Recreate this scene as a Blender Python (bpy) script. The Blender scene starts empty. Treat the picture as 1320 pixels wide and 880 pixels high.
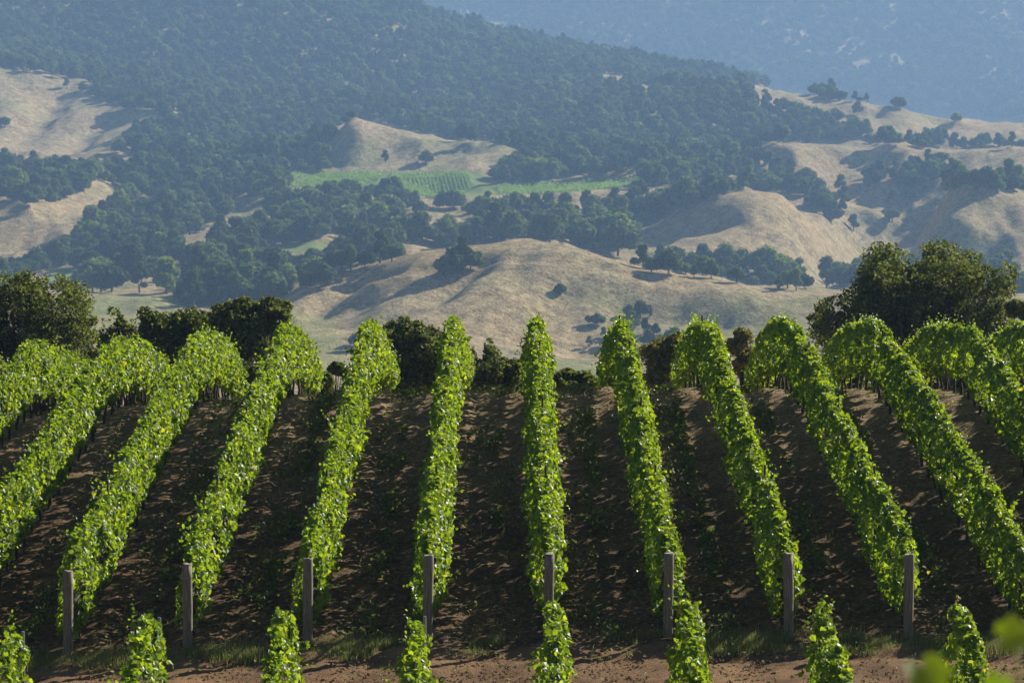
import bpy, math, random
import numpy as np
from mathutils import Vector

# ------------------------------------------------------------------ camera, sky, sun, exposure
S = bpy.context.scene
C = S.collection
F = 1320 / 36.0 * 100.0            # focal length in photograph pixels (100 mm lens)
PITCH = math.atan(270 / F)
cam = bpy.data.cameras.new('camera'); cam_o = bpy.data.objects.new('camera', cam); C.objects.link(cam_o)
cam.lens = 100; cam.sensor_width = 36; cam.clip_start = 0.1; cam.clip_end = 20000
cam_o.location = (0, 0, 0); cam_o.rotation_euler = (math.pi / 2 - PITCH, 0, 0)
cam.dof.use_dof = True; cam.dof.focus_distance = 70; cam.dof.aperture_fstop = 3.6
S.camera = cam_o

SUN_EL, SUN_PHI = math.radians(28.5), math.radians(44)      # phi: how far behind "due right" the sun stands
sd = Vector((math.cos(SUN_EL) * math.cos(SUN_PHI), math.cos(SUN_EL) * math.sin(SUN_PHI), math.sin(SUN_EL)))
w = bpy.data.worlds.new('World'); S.world = w; w.use_nodes = True
nt = w.node_tree; bg = nt.nodes['Background']
sky = nt.nodes.new('ShaderNodeTexSky'); sky.sky_type = 'NISHITA'; sky.sun_disc = False
sky.sun_elevation = SUN_EL; sky.sun_rotation = math.atan2(sd.x, sd.y)
sky.air_density = 1.0; sky.dust_density = 0.6; sky.ozone_density = 1.5
nt.links.new(sky.outputs[0], bg.inputs[0]); bg.inputs[1].default_value = 0.034
sun = bpy.data.lights.new('sun', 'SUN'); sun.energy = 5.0; sun.angle = math.radians(0.5); sun.color = (1.0, 0.93, 0.82)
sun_o = bpy.data.objects.new('sun', sun); C.objects.link(sun_o)
sun_o.rotation_euler = (-sd).to_track_quat('-Z', 'Y').to_euler(); sun_o.location = (60, 60, 60)
S.view_settings.view_transform = 'Standard'; S.view_settings.look = 'None'
S.view_settings.exposure = 0.80; S.view_settings.gamma = 1
S.render.engine = 'CYCLES'
S.cycles.use_denoising = True
S.cycles.max_bounces = 6; S.cycles.diffuse_bounces = 3; S.cycles.glossy_bounces = 2
S.cycles.transmission_bounces = 4; S.cycles.volume_bounces = 1; S.cycles.transparent_max_bounces = 4

# ------------------------------------------------------------------ helpers
def z_at(py, Y):                    # height seen at picture row py at forward distance Y
    k = (np.asarray(py, float) - 440) / F
    return -Y * (k * math.cos(PITCH) + math.sin(PITCH)) / (math.cos(PITCH) - k * math.sin(PITCH))

def project(X, Y, z):
    d = Y * math.cos(PITCH) - z * math.sin(PITCH)
    yc = -z * math.cos(PITCH) - Y * math.sin(PITCH)
    return 660 + F * X / d, 440 + F * yc / d

_N = {}
def vnoise(x, y, seed=0):
    if seed not in _N: _N[seed] = np.random.RandomState(seed + 17).rand(256, 256)
    g = _N[seed]
    xi = np.floor(x).astype(int); yi = np.floor(y).astype(int)
    fx = x - xi; fy = y - yi
    fx = fx * fx * fx * (fx * (fx * 6 - 15) + 10); fy = fy * fy * fy * (fy * (fy * 6 - 15) + 10)
    a = g[xi % 256, yi % 256]; b = g[(xi + 1) % 256, yi % 256]
    c = g[xi % 256, (yi + 1) % 256]; d = g[(xi + 1) % 256, (yi + 1) % 256]
    return (a * (1 - fx) + b * fx) * (1 - fy) + (c * (1 - fx) + d * fx) * fy

def fbm(x, y, seed=0, octv=4):
    s = 0; a = 0.5; t = 0
    for i in range(octv):
        s = s + a * vnoise(x * 2 ** i + 13.7 * i, y * 2 ** i + 7.1 * i, seed + i); t += a; a *= 0.5
    return s / t

def ridged(x, y, seed=0, octv=3):
    s = 0; a = 0.5; t = 0
    for i in range(octv):
        s = s + a * (1 - np.abs(2 * vnoise(x * 2 ** i + 5.3 * i, y * 2 ** i + 9.1 * i, seed + i) - 1)) ** 1.5; t += a; a *= 0.5
    return s / t

def mesh_np(name, verts, faces, smooth=False):
    """faces: list of (k, n) int arrays, one per polygon size"""
    me = bpy.data.meshes.new(name)
    verts = np.asarray(verts, np.float32)
    me.vertices.add(len(verts)); me.vertices.foreach_set('co', verts.ravel())
    fl = [np.asarray(f, np.int32) for f in faces if len(f)]
    loops = np.concatenate([f.ravel() for f in fl])
    tot = np.concatenate([np.full(len(f), f.shape[1], np.int32) for f in fl])
    start = np.concatenate([[0], np.cumsum(tot)[:-1]]).astype(np.int32)
    me.loops.add(len(loops)); me.loops.foreach_set('vertex_index', loops)
    me.polygons.add(len(tot)); me.polygons.foreach_set('loop_start', start)
    me.update(calc_edges=True)
    me.polygons.foreach_set('use_smooth', np.full(len(tot), smooth))
    return me

def obj(name, me, mat=None, parent=None, loc=None):
    o = bpy.data.objects.new(name, me); C.objects.link(o)
    if mat and me and not me.materials: me.materials.append(mat)
    if parent: o.parent = parent
    if loc is not None: o.location = loc
    return o

def tag(o, label=None, cat=None, group=None, kind=None):
    if label: o['label'] = label
    if cat: o['category'] = cat
    if group: o['group'] = group
    if kind: o['kind'] = kind
    return o

def empty(name, loc): return obj(name, None, loc=loc)

def grid_mesh(name, X, Y, Z, smooth=True):
    r, c = X.shape
    v = np.stack([X, Y, Z], -1).reshape(-1, 3)
    i = np.arange(r * c).reshape(r, c)
    f = np.stack([i[:-1, :-1], i[:-1, 1:], i[1:, 1:], i[1:, :-1]], -1).reshape(-1, 4)
    return mesh_np(name, v, [f], smooth)

class Geo:                          # collects quads/tris for one mesh
    def __init__(s): s.v = []; s.q = []; s.t = []; s.n = 0
    def add(s, v, q=None, t=None):
        s.v.append(np.asarray(v, float))
        if q is not None and len(q): s.q.append(np.asarray(q) + s.n)
        if t is not None and len(t): s.t.append(np.asarray(t) + s.n)
        s.n += len(v)
    def tube(s, pts, rad, k=7, cap=True):
        pts = [Vector(p) for p in pts]; rings = []
        for i, p in enumerate(pts):
            d = (pts[min(i + 1, len(pts) - 1)] - pts[max(i - 1, 0)]).normalized()
            a = d.orthogonal().normalized() if abs(d.z) < 0.9 else Vector((1, 0, 0)) - d * d.x
            a.normalize(); b = d.cross(a)
            for j in range(k):
                t = 2 * math.pi * j / k
                rings.append(p + (a * math.cos(t) + b * math.sin(t)) * rad[i])
        q = [(i * k + j, i * k + (j + 1) % k, (i + 1) * k + (j + 1) % k, (i + 1) * k + j) for i in range(len(pts) - 1) for j in range(k)]
        t = []
        if cap:
            m = len(rings); rings.append(pts[-1]); o = (len(pts) - 1) * k
            t = [(o + j, o + (j + 1) % k, m) for j in range(k)]
        s.add([tuple(r) for r in rings], q, t)
    def build(s, name, smooth=False):
        return mesh_np(name, np.concatenate(s.v), [np.concatenate(s.q) if s.q else [], np.concatenate(s.t) if s.t else []], smooth)

def unit(a): return a / np.maximum(np.linalg.norm(a, axis=1, keepdims=True), 1e-9)

LEAF2 = np.array([(0, 0, 0), (.5, .12, .10), (.42, .62, .13), (0, 1.0, -.06), (-.42, .62, .13), (-.5, .12, .10)])
LEAF2 -= np.array([0, .45, 0])
def leaves(P, N, size, rng, droop=1.0):
    """folded leaf (two faces) at each point P with normal about N, tip hanging down"""
    n = len(P); N = unit(N)
    T = np.tile(np.array([[0, 0, -1.0]]), (n, 1)) * droop + rng.normal(0, .55, (n, 3))
    T = unit(T - N * np.sum(T * N, 1, keepdims=True)); B = np.cross(N, T)
    s = np.asarray(size).reshape(-1, 1, 1)
    L = LEAF2[None] * s
    V = P[:, None, :] + B[:, None, :] * L[:, :, 0:1] + T[:, None, :] * L[:, :, 1:2] + N[:, None, :] * L[:, :, 2:3]
    k = np.arange(n)[:, None] * 6
    q = np.concatenate([k + np.array([[0, 1, 2, 3]]), k + np.array([[0, 3, 4, 5]])])
    return V.reshape(-1, 3), q

def cards(P, N, size, rng):
    """small bent leaf sprays: one quad folded along its diagonal"""
    n = len(P); N = unit(N); T = rng.normal(0, 1, (n, 3))
    T = unit(T - N * np.sum(T * N, 1, keepdims=True)); B = np.cross(N, T)
    s = np.asarray(size).reshape(-1, 1)
    a = rng.uniform(.35, .6, (n, 1))
    V = np.stack([P - T * s * .55, P + B * s * a + N * s * .12, P + T * s * .55, P - B * s * a + N * s * .12], 1)
    k = np.arange(n)[:, None] * 4
    return V.reshape(-1, 3), (k + np.array([[0, 1, 2, 3]]))

# ------------------------------------------------------------------ materials
def mat(name):
    m = bpy.data.materials.new(name); m.use_nodes = True
    n = m.node_tree.nodes; l = m.node_tree.links
    return m, n, l, n['Principled BSDF'], n['Material Output']

def ramp(n, l, src, cols, interp='LINEAR'):
    r = n.new('ShaderNodeValToRGB'); r.color_ramp.interpolation = interp
    e = r.color_ramp.elements
    while len(e) < len(cols): e.new(0.5)
    for k, (p, c) in enumerate(cols): e[k].position = p; e[k].color = (*c, 1)
    l.new(src, r.inputs[0]); return r

def noise(n, l, scale, detail=4, rough=.55, vec=None):
    t = n.new('ShaderNodeTexNoise'); t.inputs['Scale'].default_value = scale
    t.inputs['Detail'].default_value = detail; t.inputs['Roughness'].default_value = rough
    if vec is None:
        tc = n.new('ShaderNodeTexCoord'); vec = tc.outputs['Object']
    l.new(vec, t.inputs['Vector']); return t

def mix(n, l, f, a, b, mode='MIX'):
    m = n.new('ShaderNodeMix'); m.data_type = 'RGBA'; m.blend_type = mode
    if isinstance(f, (int, float)): m.inputs[0].default_value = f
    else: l.new(f, m.inputs[0])
    for k, x in ((6, a), (7, b)):
        if isinstance(x, tuple): m.inputs[k].default_value = (*x, 1)
        else: l.new(x, m.inputs[k])
    return m.outputs[2]

def leaf_mat(name, cols, trans, tcol, rough=.4, spec=.5, island=True, objrand=None):
    m, n, l, p, out = mat(name)
    g = n.new('ShaderNodeNewGeometry')
    r = ramp(n, l, g.outputs['Random Per Island'], cols)
    col = r.outputs[0]
    if objrand:
        oi = n.new('ShaderNodeObjectInfo')
        r2 = ramp(n, l, oi.outputs['Random'], objrand)
        col = mix(n, l, 1.0, col, r2.outputs[0], 'MULTIPLY')
    l.new(col, p.inputs['Base Color']); p.inputs['Roughness'].default_value = rough
    p.inputs['Specular IOR Level'].default_value = spec
    t = n.new('ShaderNodeBsdfTranslucent')
    l.new(mix(n, l, 1.0, col, tcol, 'MULTIPLY'), t.inputs[0])
    ms = n.new('ShaderNodeMixShader'); ms.inputs[0].default_value = trans
    l.new(p.outputs[0], ms.inputs[1]); l.new(t.outputs[0], ms.inputs[2]); l.new(ms.outputs[0], out.inputs[0])
    return m

M = {}
M['vine'] = leaf_mat('vine_leaf', [(0, (.075, .140, .010)), (.4, (.13, .22, .014)), (.85, (.19, .29, .020)), (.99, (.28, .36, .035)), (1, (.36, .32, .06))],
                     .45, (2.6, 2.2, .9), rough=.46, spec=.6)
M['oak'] = leaf_mat('oak_leaf', [(0, (.032, .050, .012)), (.55, (.080, .108, .026)), (1, (.21, .235, .065))], .42, (2.0, 1.9, .8), rough=.6, spec=.25)
M['gold_leaf'] = leaf_mat('bronze_leaf', [(0, (.09, .11, .028)), (.6, (.18, .19, .05)), (1, (.36, .32, .10))], .4, (1.6, 1.4, .8), rough=.5, spec=.3)
M['far_oak'] = leaf_mat('hill_oak_leaf', [(0, (.065, .098, .03)), (1, (.155, .20, .058))], .3, (1.5, 1.5, .8), rough=.7, spec=.2,
                        objrand=[(0, (.45, .52, .55)), (.45, (.85, .9, .8)), (.8, (1.2, 1.3, .9)), (1, (1.9, 1.8, 1.1))])
M['weed'] = leaf_mat('weed_leaf', [(0, (.08, .12, .03)), (.7, (.14, .18, .05)), (1, (.28, .26, .10))], .3, (1.5, 1.5, .8), rough=.6, spec=.2)
M['dry'] = leaf_mat('dry_grass_blade', [(0, (.10, .16, .035)), (.6, (.20, .24, .07)), (1, (.48, .40, .20))], .3, (1.2, 1.2, 1), rough=.7, spec=.15)

m, n, l, p, out = mat('bark'); M['bark'] = m
nz = noise(n, l, 6, 6); r = ramp(n, l, nz.outputs[0], [(.3, (.035, .025, .018)), (.7, (.11, .085, .06))])
l.new(r.outputs[0], p.inputs['Base Color']); p.inputs['Roughness'].default_value = .9

m, n, l, p, out = mat('weathered_wood'); M['wood'] = m
tc = n.new('ShaderNodeTexCoord'); mp = n.new('ShaderNodeMapping'); mp.inputs['Scale'].default_value = (22, 22, 1.6)
l.new(tc.outputs['Object'], mp.inputs[0]); nz = noise(n, l, 2.2, 8, .65, mp.outputs[0])
r = ramp(n, l, nz.outputs[0], [(.28, (.09, .072, .048)), (.5, (.23, .195, .145)), (.75, (.42, .37, .29))])
l.new(r.outputs[0], p.inputs['Base Color']); p.inputs['Roughness'].default_value = .85
b = n.new('ShaderNodeBump'); b.inputs['Strength'].default_value = .6; b.inputs['Distance'].default_value = .01
l.new(nz.outputs[0], b.inputs['Height']); l.new(b.outputs[0], p.inputs['Normal'])

m, n, l, p, out = mat('end_grain'); M['end'] = m
nz = noise(n, l, 30, 4); r = ramp(n, l, nz.outputs[0], [(.3, (.20, .17, .14)), (.7, (.38, .34, .29))])
l.new(r.outputs[0], p.inputs['Base Color']); p.inputs['Roughness'].default_value = .9

m, n, l, p, out = mat('galvanised_steel'); M['steel'] = m
nz = noise(n, l, 12, 3); r = ramp(n, l, nz.outputs[0], [(.3, (.25, .26, .27)), (.7, (.42, .44, .46))])
l.new(r.outputs[0], p.inputs['Base Color']); p.inputs['Metallic'].default_value = .7; p.inputs['Roughness'].default_value = .45

# vineyard soil: tan dry earth with straw, redder loose earth on the track
m, n, l, p, out = mat('soil'); M['soil'] = m
geo = n.new('ShaderNodeNewGeometry'); sx = n.new('ShaderNodeSeparateXYZ'); l.new(geo.outputs['Position'], sx.inputs[0])
n1 = noise(n, l, .8, 5, .6, geo.outputs['Position']); n2 = noise(n, l, 9, 6, .7, geo.outputs['Position']); n3 = noise(n, l, 40, 3, .6, geo.outputs['Position'])
tan = ramp(n, l, n2.outputs[0], [(.3, (.045, .026, .012)), (.5, (.115, .070, .032)), (.68, (.33, .225, .115))])
red = ramp(n, l, n3.outputs[0], [(.3, (.11, .062, .030)), (.55, (.25, .150, .075)), (.75, (.42, .28, .16))])
wob = n.new('ShaderNodeMath'); wob.operation = 'MULTIPLY_ADD'; l.new(n1.outputs[0], wob.inputs[0]); wob.inputs[1].default_value = -1.2; l.new(sx.outputs[1], wob.inputs[2])
mr = n.new('ShaderNodeMapRange'); mr.inputs[1].default_value = 54.6; mr.inputs[2].default_value = 54.9; mr.clamp = True
l.new(wob.outputs[0], mr.inputs[0])
# beneath the vines and far out the earth is browner
c1 = mix(n, l, mr.outputs[0], red.outputs[0], tan.outputs[0])
r1 = ramp(n, l, n1.outputs[0], [(.35, (.62, .60, .58)), (.62, (1.08, 1.05, 1.0))])
up = n.new('ShaderNodeMapRange'); up.inputs[1].default_value = 64; up.inputs[2].default_value = 80; up.inputs[3].default_value = 0; up.inputs[4].default_value = .75
l.new(wob.outputs[0], up.inputs[0])          # sandier towards the crest, also painted paler to brighten the sunlit strips
sandy_lit = ramp(n, l, n2.outputs[0], [(.3, (.15, .10, .05)), (.5, (.38, .275, .15)), (.68, (.60, .46, .28))])
c1 = mix(n, l, up.outputs[0], c1, sandy_lit.outputs[0])
c2 = mix(n, l, 1.0, c1, r1.outputs[0], 'MULTIPLY')
l.new(c2, p.inputs['Base Color']); p.inputs['Roughness'].default_value = .95; p.inputs['Specular IOR Level'].default_value = .15
b = n.new('ShaderNodeBump'); b.inputs['Strength'].default_value = .8; b.inputs['Distance'].default_value = .03
l.new(n3.outputs[0], b.inputs['Height']); l.new(b.outputs[0], p.inputs['Normal'])

# golden hill grass
m, n, l, p, out = mat('hill_grass'); M['hill'] = m
geo = n.new('ShaderNodeNewGeometry'); P_ = geo.outputs['Position']
n1 = noise(n, l, .012, 5, .6, P_); n2 = noise(n, l, .22, 6, .75, P_); n3 = noise(n, l, .75, 4, .7, P_)
gold = ramp(n, l, n2.outputs[0], [(.33, (.185, .145, .074)), (.48, (.375, .295, .155)), (.62, (.55, .44, .25))])
gr = ramp(n, l, n1.outputs[0], [(.38, (.80, .90, .78)), (.48, (1.0, 1.0, 1.0)), (.62, (1.04, .98, .92))])
c = mix(n, l, 1.0, gold.outputs[0], gr.outputs[0], 'MULTIPLY')
tf = ramp(n, l, n3.outputs[0], [(.36, (.62, .60, .56)), (.5, (1, 1, 1)), (.64, (1.25, 1.22, 1.18))])
c = mix(n, l, 1.0, c, tf.outputs[0], 'MULTIPLY')
at = n.new('ShaderNodeAttribute'); at.attribute_name = 'green'
c = mix(n, l, at.outputs['Fac'], c, (.24, .30, .085))
l.new(c, p.inputs['Base Color']); p.inputs['Roughness'].default_value = 1; p.inputs['Specular IOR Level'].default_value = .05
b = n.new('ShaderNodeBump'); b.inputs['Strength'].default_value = .9; b.inputs['Distance'].default_value = 1.2
l.new(n2.outputs[0], b.inputs['Height'])
b2 = n.new('ShaderNodeBump'); b2.inputs['Strength'].default_value = 1; b2.inputs['Distance'].default_value = .9
l.new(n3.outputs[0], b2.inputs['Height']); l.new(b.outputs[0], b2.inputs['Normal']); l.new(b2.outputs[0], p.inputs['Normal'])

M['crop'] = leaf_mat('far_vine_leaf', [(0, (.20, .33, .06)), (1, (.32, .45, .09))], .3, (1.5, 1.5, .8), rough=.6, spec=.2)

# ------------------------------------------------------------------ near ground
NY = np.array([-60, -20, 0, 10, 20, 32, 40, 44, 47, 50, 52.7, 56, 62, 70, 76, 79.5, 84, 88, 92, 100, 110, 150, 300, 500])
NZ = np.array([-3, -1.2, -1.75, -4.2, -6.9, -10.0, -11.7, -11.95, -11.3, -10.5, -10.2, -10.05, -9.40, -8.42, -7.68, -7.38, -7.62, -8.2, -8.95, -10.6, -12.8, -21, -46, -66])

def pchip(xk, yk, x):
    h = np.diff(xk); d = np.diff(yk, axis=0) / (h if yk.ndim == 1 else h[:, None])
    m_ = np.zeros_like(yk)
    h0 = h[:-1]; h1 = h[1:]
    if yk.ndim > 1: h0 = h0[:, None]; h1 = h1[:, None]
    w1 = 2 * h1 + h0; w2 = h1 + 2 * h0
    with np.errstate(all='ignore'):
        mm = (w1 + w2) / (w1 / d[:-1] + w2 / d[1:])
    m_[1:-1] = np.where(d[:-1] * d[1:] > 0, mm, 0); m_[0] = d[0]; m_[-1] = d[-1]
    i = np.clip(np.searchsorted(xk, x) - 1, 0, len(xk) - 2)
    H = h[i]; t = (x - xk[i]) / H
    if yk.ndim > 1: H = H[:, None]; t = t[:, None]
    return (2*t**3 - 3*t**2 + 1) * yk[i] + (t**3 - 2*t**2 + t) * H * m_[i] + (-2*t**3 + 3*t**2) * yk[i+1] + (t**3 - t**2) * H * m_[i+1]

def near_z(X, Y):
    X = np.asarray(X, float); Y = np.asarray(Y, float)
    z = pchip(NY, NZ, Y.ravel()).reshape(Y.shape)
    fade = np.clip((Y - 40) / 10, 0, 1) * np.clip((250 - Y) / 150, 0, 1)
    z = z - fade * (np.where(X < 2, .0030 * (X - 2) ** 2, .0006 * (X - 2) ** 2).clip(0, 3.0))
    return z

xs = np.concatenate([np.arange(-160, -24, 4), np.arange(-24, 24, .13), np.arange(24, 162, 4)])
ys = np.concatenate([np.arange(-60, 40, 2.), np.arange(40, 52, .25), np.arange(52, 95, .11), np.arange(95, 130, .8), np.arange(130, 302, 4)])
X, Y = np.meshgrid(xs, ys)
Z = near_z(X, Y)
fine = np.clip((Y - 45) / 8, 0, 1) * np.clip((98 - Y) / 4, 0, 1)
RX0, RSP = 0.718, 2.39              # row positions
ph = ((X - RX0) / RSP) % 1.0
Z = Z + fine * (.05 * (np.cos(2 * math.pi * ph)) + .10 * (fbm(X * 1.1, Y * 1.1, 3) - .5) + .09 * (fbm(X * 5, Y * 7, 5, 3) - .5))
Z = Z - fine * .05 * (np.exp(-((ph - .30) / .06) ** 2) + np.exp(-((ph - .70) / .06) ** 2)) * (Y > 56)
road = np.clip((Y - 50.5) / .6, 0, 1) * np.clip((55 - Y) / .4, 0, 1)
Z = Z - road * .06
ground = tag(obj('ground', grid_mesh('ground', X, Y, Z), M['soil']), 'brown dry vineyard soil between the vine rows and the red earth track before them', 'ground', kind='structure')

# ------------------------------------------------------------------ far hills
def L(*a): return a
KN = [
 (950,  L((-500, 460), (300, 455), (400, 462), (740, 474), (1000, 470), (1320, 460))),
 (1130, L((-500, 400), (0, 398), (200, 400), (300, 402), (345, 402), (380, 380), (430, 356), (520, 339), (600, 323), (640, 319), (680, 318), (740, 325), (800, 335), (880, 351), (980, 365), (1070, 374), (1200, 382), (1800, 380))),
 (1260, L((-500, 378), (300, 372), (360, 372), (430, 364), (520, 356), (600, 350), (680, 348), (800, 357), (900, 374), (1000, 382), (1100, 388), (1800, 388))),
 (1480, L((-500, 345), (0, 342), (100, 333), (150, 338), (250, 327), (350, 320), (450, 314), (520, 308), (600, 304), (700, 304), (800, 314), (850, 323), (900, 332), (1000, 346), (1050, 362), (1110, 350), (1200, 345), (1320, 345), (1800, 345))),
 (1620, L((-500, 262), (0, 260), (60, 262), (115, 272), (160, 300), (230, 300), (300, 288), (350, 284), (450, 283), (550, 282), (650, 278), (750, 280), (820, 292), (860, 280), (900, 262), (940, 252), (1000, 247), (1030, 257), (1060, 288), (1090, 325), (1120, 338), (1160, 325), (1200, 293), (1240, 264), (1280, 252), (1320, 255), (1800, 262))),
 (1740, L((-500, 250), (0, 248), (150, 255), (300, 262), (370, 246), (450, 244), (560, 257), (640, 251), (700, 251), (830, 242), (900, 255), (1000, 262), (1060, 275), (1100, 300), (1160, 280), (1200, 266), (1320, 264), (1800, 264))),
 (1880, L((-500, 225), (0, 222), (150, 232), (300, 230), (370, 222), (620, 221), (830, 226), (900, 224), (960, 218), (1050, 236), (1110, 256), (1160, 246), (1200, 230), (1320, 237), (1800, 237))),
 (2000, L((-500, 195), (0, 198), (200, 198), (400, 200), (425, 185), (455, 155), (480, 161), (540, 176), (600, 184), (640, 188), (680, 200), (750, 206), (850, 206), (920, 202), (960, 192), (1030, 183), (1100, 182), (1190, 193), (1320, 195), (1800, 195))),
 (2150, L((-500, 178), (0, 178), (200, 185), (420, 192), (640, 196), (900, 192), (960, 202), (1320, 208), (1800, 208))),
 (2420, L((-500, 70), (0, 88), (60, 97), (125, 108), (200, 125), (300, 140), (450, 145), (600, 150), (750, 143), (850, 130), (900, 122), (960, 113), (1030, 117), (1060, 128), (1120, 135), (1200, 148), (1320, 167), (1800, 200))),
 (2600, L((-500, 50), (0, 82), (125, 98), (300, 118), (600, 126), (800, 118), (900, 125), (960, 132), (1030, 145), (1320, 195), (1800, 220))),
 (3250, L((-500, -140), (0, -70), (300, -40), (450, -15), (510, 4), (560, 27), (640, 50), (720, 71), (800, 86), (900, 99), (960, 117), (1100, 160), (1320, 210), (1800, 230))),
 (3700, L((-500, 100), (400, 130), (900, 175), (1320, 215), (1800, 215))),
 (4300, L((-500, 110), (500, 112), (900, 140), (1320, 168), (1800, 160))),
 (5600, L((-500, -90), (500, -70), (900, -85), (1320, -70), (1800, -90))),
 (6900, L((-500, -20), (1800, -20))),
]
US = np.concatenate([np.linspace(-4200, -160, 50)[:-1], np.arange(-160, 1481, 4.0), np.linspace(1480, 5500, 50)[1:]])
YS = np.concatenate([np.arange(285, 900, 15.), np.arange(900, 2500, 4.), np.arange(2500, 3400, 8), np.arange(3400, 6900, 20)])
kY = [285., 500., 720.]; kZ = [np.full(len(US), near_z(np.array([0.]), np.array([285.]))[0] - .6), np.full(len(US), -66.), np.full(len(US), -80.)]
ker = np.exp(-np.linspace(-2, 2, 9) ** 2); ker /= ker.sum()
for Yk, pts in KN:
    py = np.interp(US, [a for a, b in pts], [b for a, b in pts])
    py = np.convolve(np.pad(py, 4, mode='edge'), ker, 'valid')
    kY.append(float(Yk)); kZ.append(z_at(py, Yk))
kY = np.array(kY); kZ = np.array(kZ)
ZF = pchip(kY, kZ, YS)
UF, YF = np.meshgrid(US, YS)
XF = (UF - 660) / F * YF
wx = XF + 60 * (fbm(XF / 210, YF / 210, 40) - .5); wy = YF + 60 * (fbm(XF / 210, YF / 210, 50) - .5)
amp = np.clip((YF - 900) / 250, 0, 1)
ZF = ZF + amp * (11 * (ridged(wx / 175, wy / 260, 20) - .5) * np.clip(YF / 1700, .55, 1.5)
                 + 3.2 * (fbm(wx / 42, wy / 60, 30) - .5) + 1.0 * (fbm(XF / 12, YF / 14, 33, 2) - .5))
ZF = ZF + amp * 1.8 * (ridged(wx / 26 + 4, wy / 60, 27, 2) - .5) + amp * 8 * (ridged(wx / 75 + 4, wy / 105, 24) - .5)
PX, PY = project(XF, YF, ZF)
def carve(pts, width, depth, spur=0):
    """a gully (or with negative depth a spur) along a line of ground points"""
    global ZF
    P_ = []
    for (a, b) in pts:
        j = int(np.argmin(np.abs(US - a))); ok = np.where((PY[:, j] <= b) & (YS > 930))[0][0]
        P_.append((XF[ok, j], YS[ok]))
    D = np.full(XF.shape, 1e6); T_ = np.zeros(XF.shape); n_ = len(P_) - 1
    for k in range(n_):
        (x1, y1), (x2, y2) = P_[k], P_[k + 1]; q = ((XF - x1) * (x2 - x1) + (YF - y1) * (y2 - y1)) / ((x2 - x1) ** 2 + (y2 - y1) ** 2); q = np.clip(q, 0, 1)
        d = np.hypot(XF + 8 * (fbm(XF / 30, YF / 30, 44, 2) - .5) - x1 - q * (x2 - x1), YF - y1 - q * (y2 - y1)); T_ = np.where(d < D, (k + q) / n_, T_); D = np.minimum(D, d)
    e = np.clip(np.minimum(T_, 1 - T_) * 4 + .25, 0, 1)
    ZF = ZF - depth * e / (1 + (D / width) ** 2.2) ** 1.3
carve([(625, 338), (600, 352), (560, 374), (500, 403), (440, 428)], 10, 9)
carve([(655, 322), (600, 366), (530, 398), (440, 446)], 10, -5)
carve([(770, 352), (710, 370), (690, 395), (640, 440)], 14, 5)
carve([(860, 365), (800, 395), (765, 425), (745, 455)], 22, 8)
carve([(980, 385), (930, 420), (880, 455)], 20, 5)
carve([(520, 350), (470, 380), (420, 410)], 14, 4)
carve([(470, 360), (430, 385), (390, 420)], 14, 5)
carve([(1198, 222), (1165, 262), (1130, 310), (1110, 345)], 36, 34)
carve([(1245, 252), (1232, 290), (1215, 325)], 24, -20)
carve([(1290, 262), (1280, 300), (1270, 340)], 14, 7)
carve([(945, 258), (905, 280), (870, 302)], 14, 13)
carve([(1120, 262), (1112, 290), (1108, 325)], 18, 8)
carve([(1000, 205), (960, 225), (930, 240)], 16, 10)
carve([(380, 400), (420, 372), (470, 352), (520, 343)], 10, 7)
carve([(1005, 255), (985, 290), (960, 325)], 12, 5)
carve([(1040, 268), (1050, 300), (1040, 330)], 12, 6)
carve([(812, 322), (870, 335), (950, 342), (1045, 352)], 3.5, 3)
carve([(745, 332), (810, 345), (900, 362)], 4, 2.5)
carve([(540, 340), (600, 333), (700, 330), (740, 334)], 4, 2.5)
carve([(850, 380), (900, 395), (960, 400)], 9, 3)
carve([(900, 268), (860, 295), (825, 318)], 9, 3)
carve([(1110, 192), (1080, 215), (1050, 240)], 16, 7)
carve([(1150, 195), (1130, 215)], 10, 4)
carve([(1130, 140), (1100, 158)], 16, 6)
carve([(1220, 152), (1180, 178)], 16, 6)
carve([(90, 110), (60, 150), (20, 185)], 16, 7)
carve([(160, 145), (110, 170), (75, 200)], 14, 7)
carve([(90, 270), (50, 300), (10, 325)], 14, 5)
carve([(520, 175), (470, 200), (440, 215)], 14, 6)
carve([(610, 188), (570, 212)], 12, 4)
far = np.clip((YF - 2500) / 500, 0, 1)
ZF = ZF + far * (60 * (ridged(wx / 520 + 3, wy / 700, 60) - .55) + 24 * (fbm(wx / 130, wy / 150, 66) - .5)) * np.where(YF > 3600, 1.3, .45)
PX, PY = project(XF, YF, ZF)
run = np.minimum.accumulate(PY, axis=0)
HID = PY - np.vstack([np.full((1, PY.shape[1]), 1e4), run[:-1]])     # >0: pixels below the skyline of nearer ground

def inpoly(px, py, poly):
    r = np.zeros(px.shape, bool); n_ = len(poly)
    for i in range(n_):
        x1, y1 = poly[i]; x2, y2 = poly[(i + 1) % n_]
        c_ = ((y1 > py) != (y2 > py)) & (px < (x2 - x1) * (py - y1) / ((y2 - y1) or 1e-9) + x1)
        r ^= c_
    return r

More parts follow.
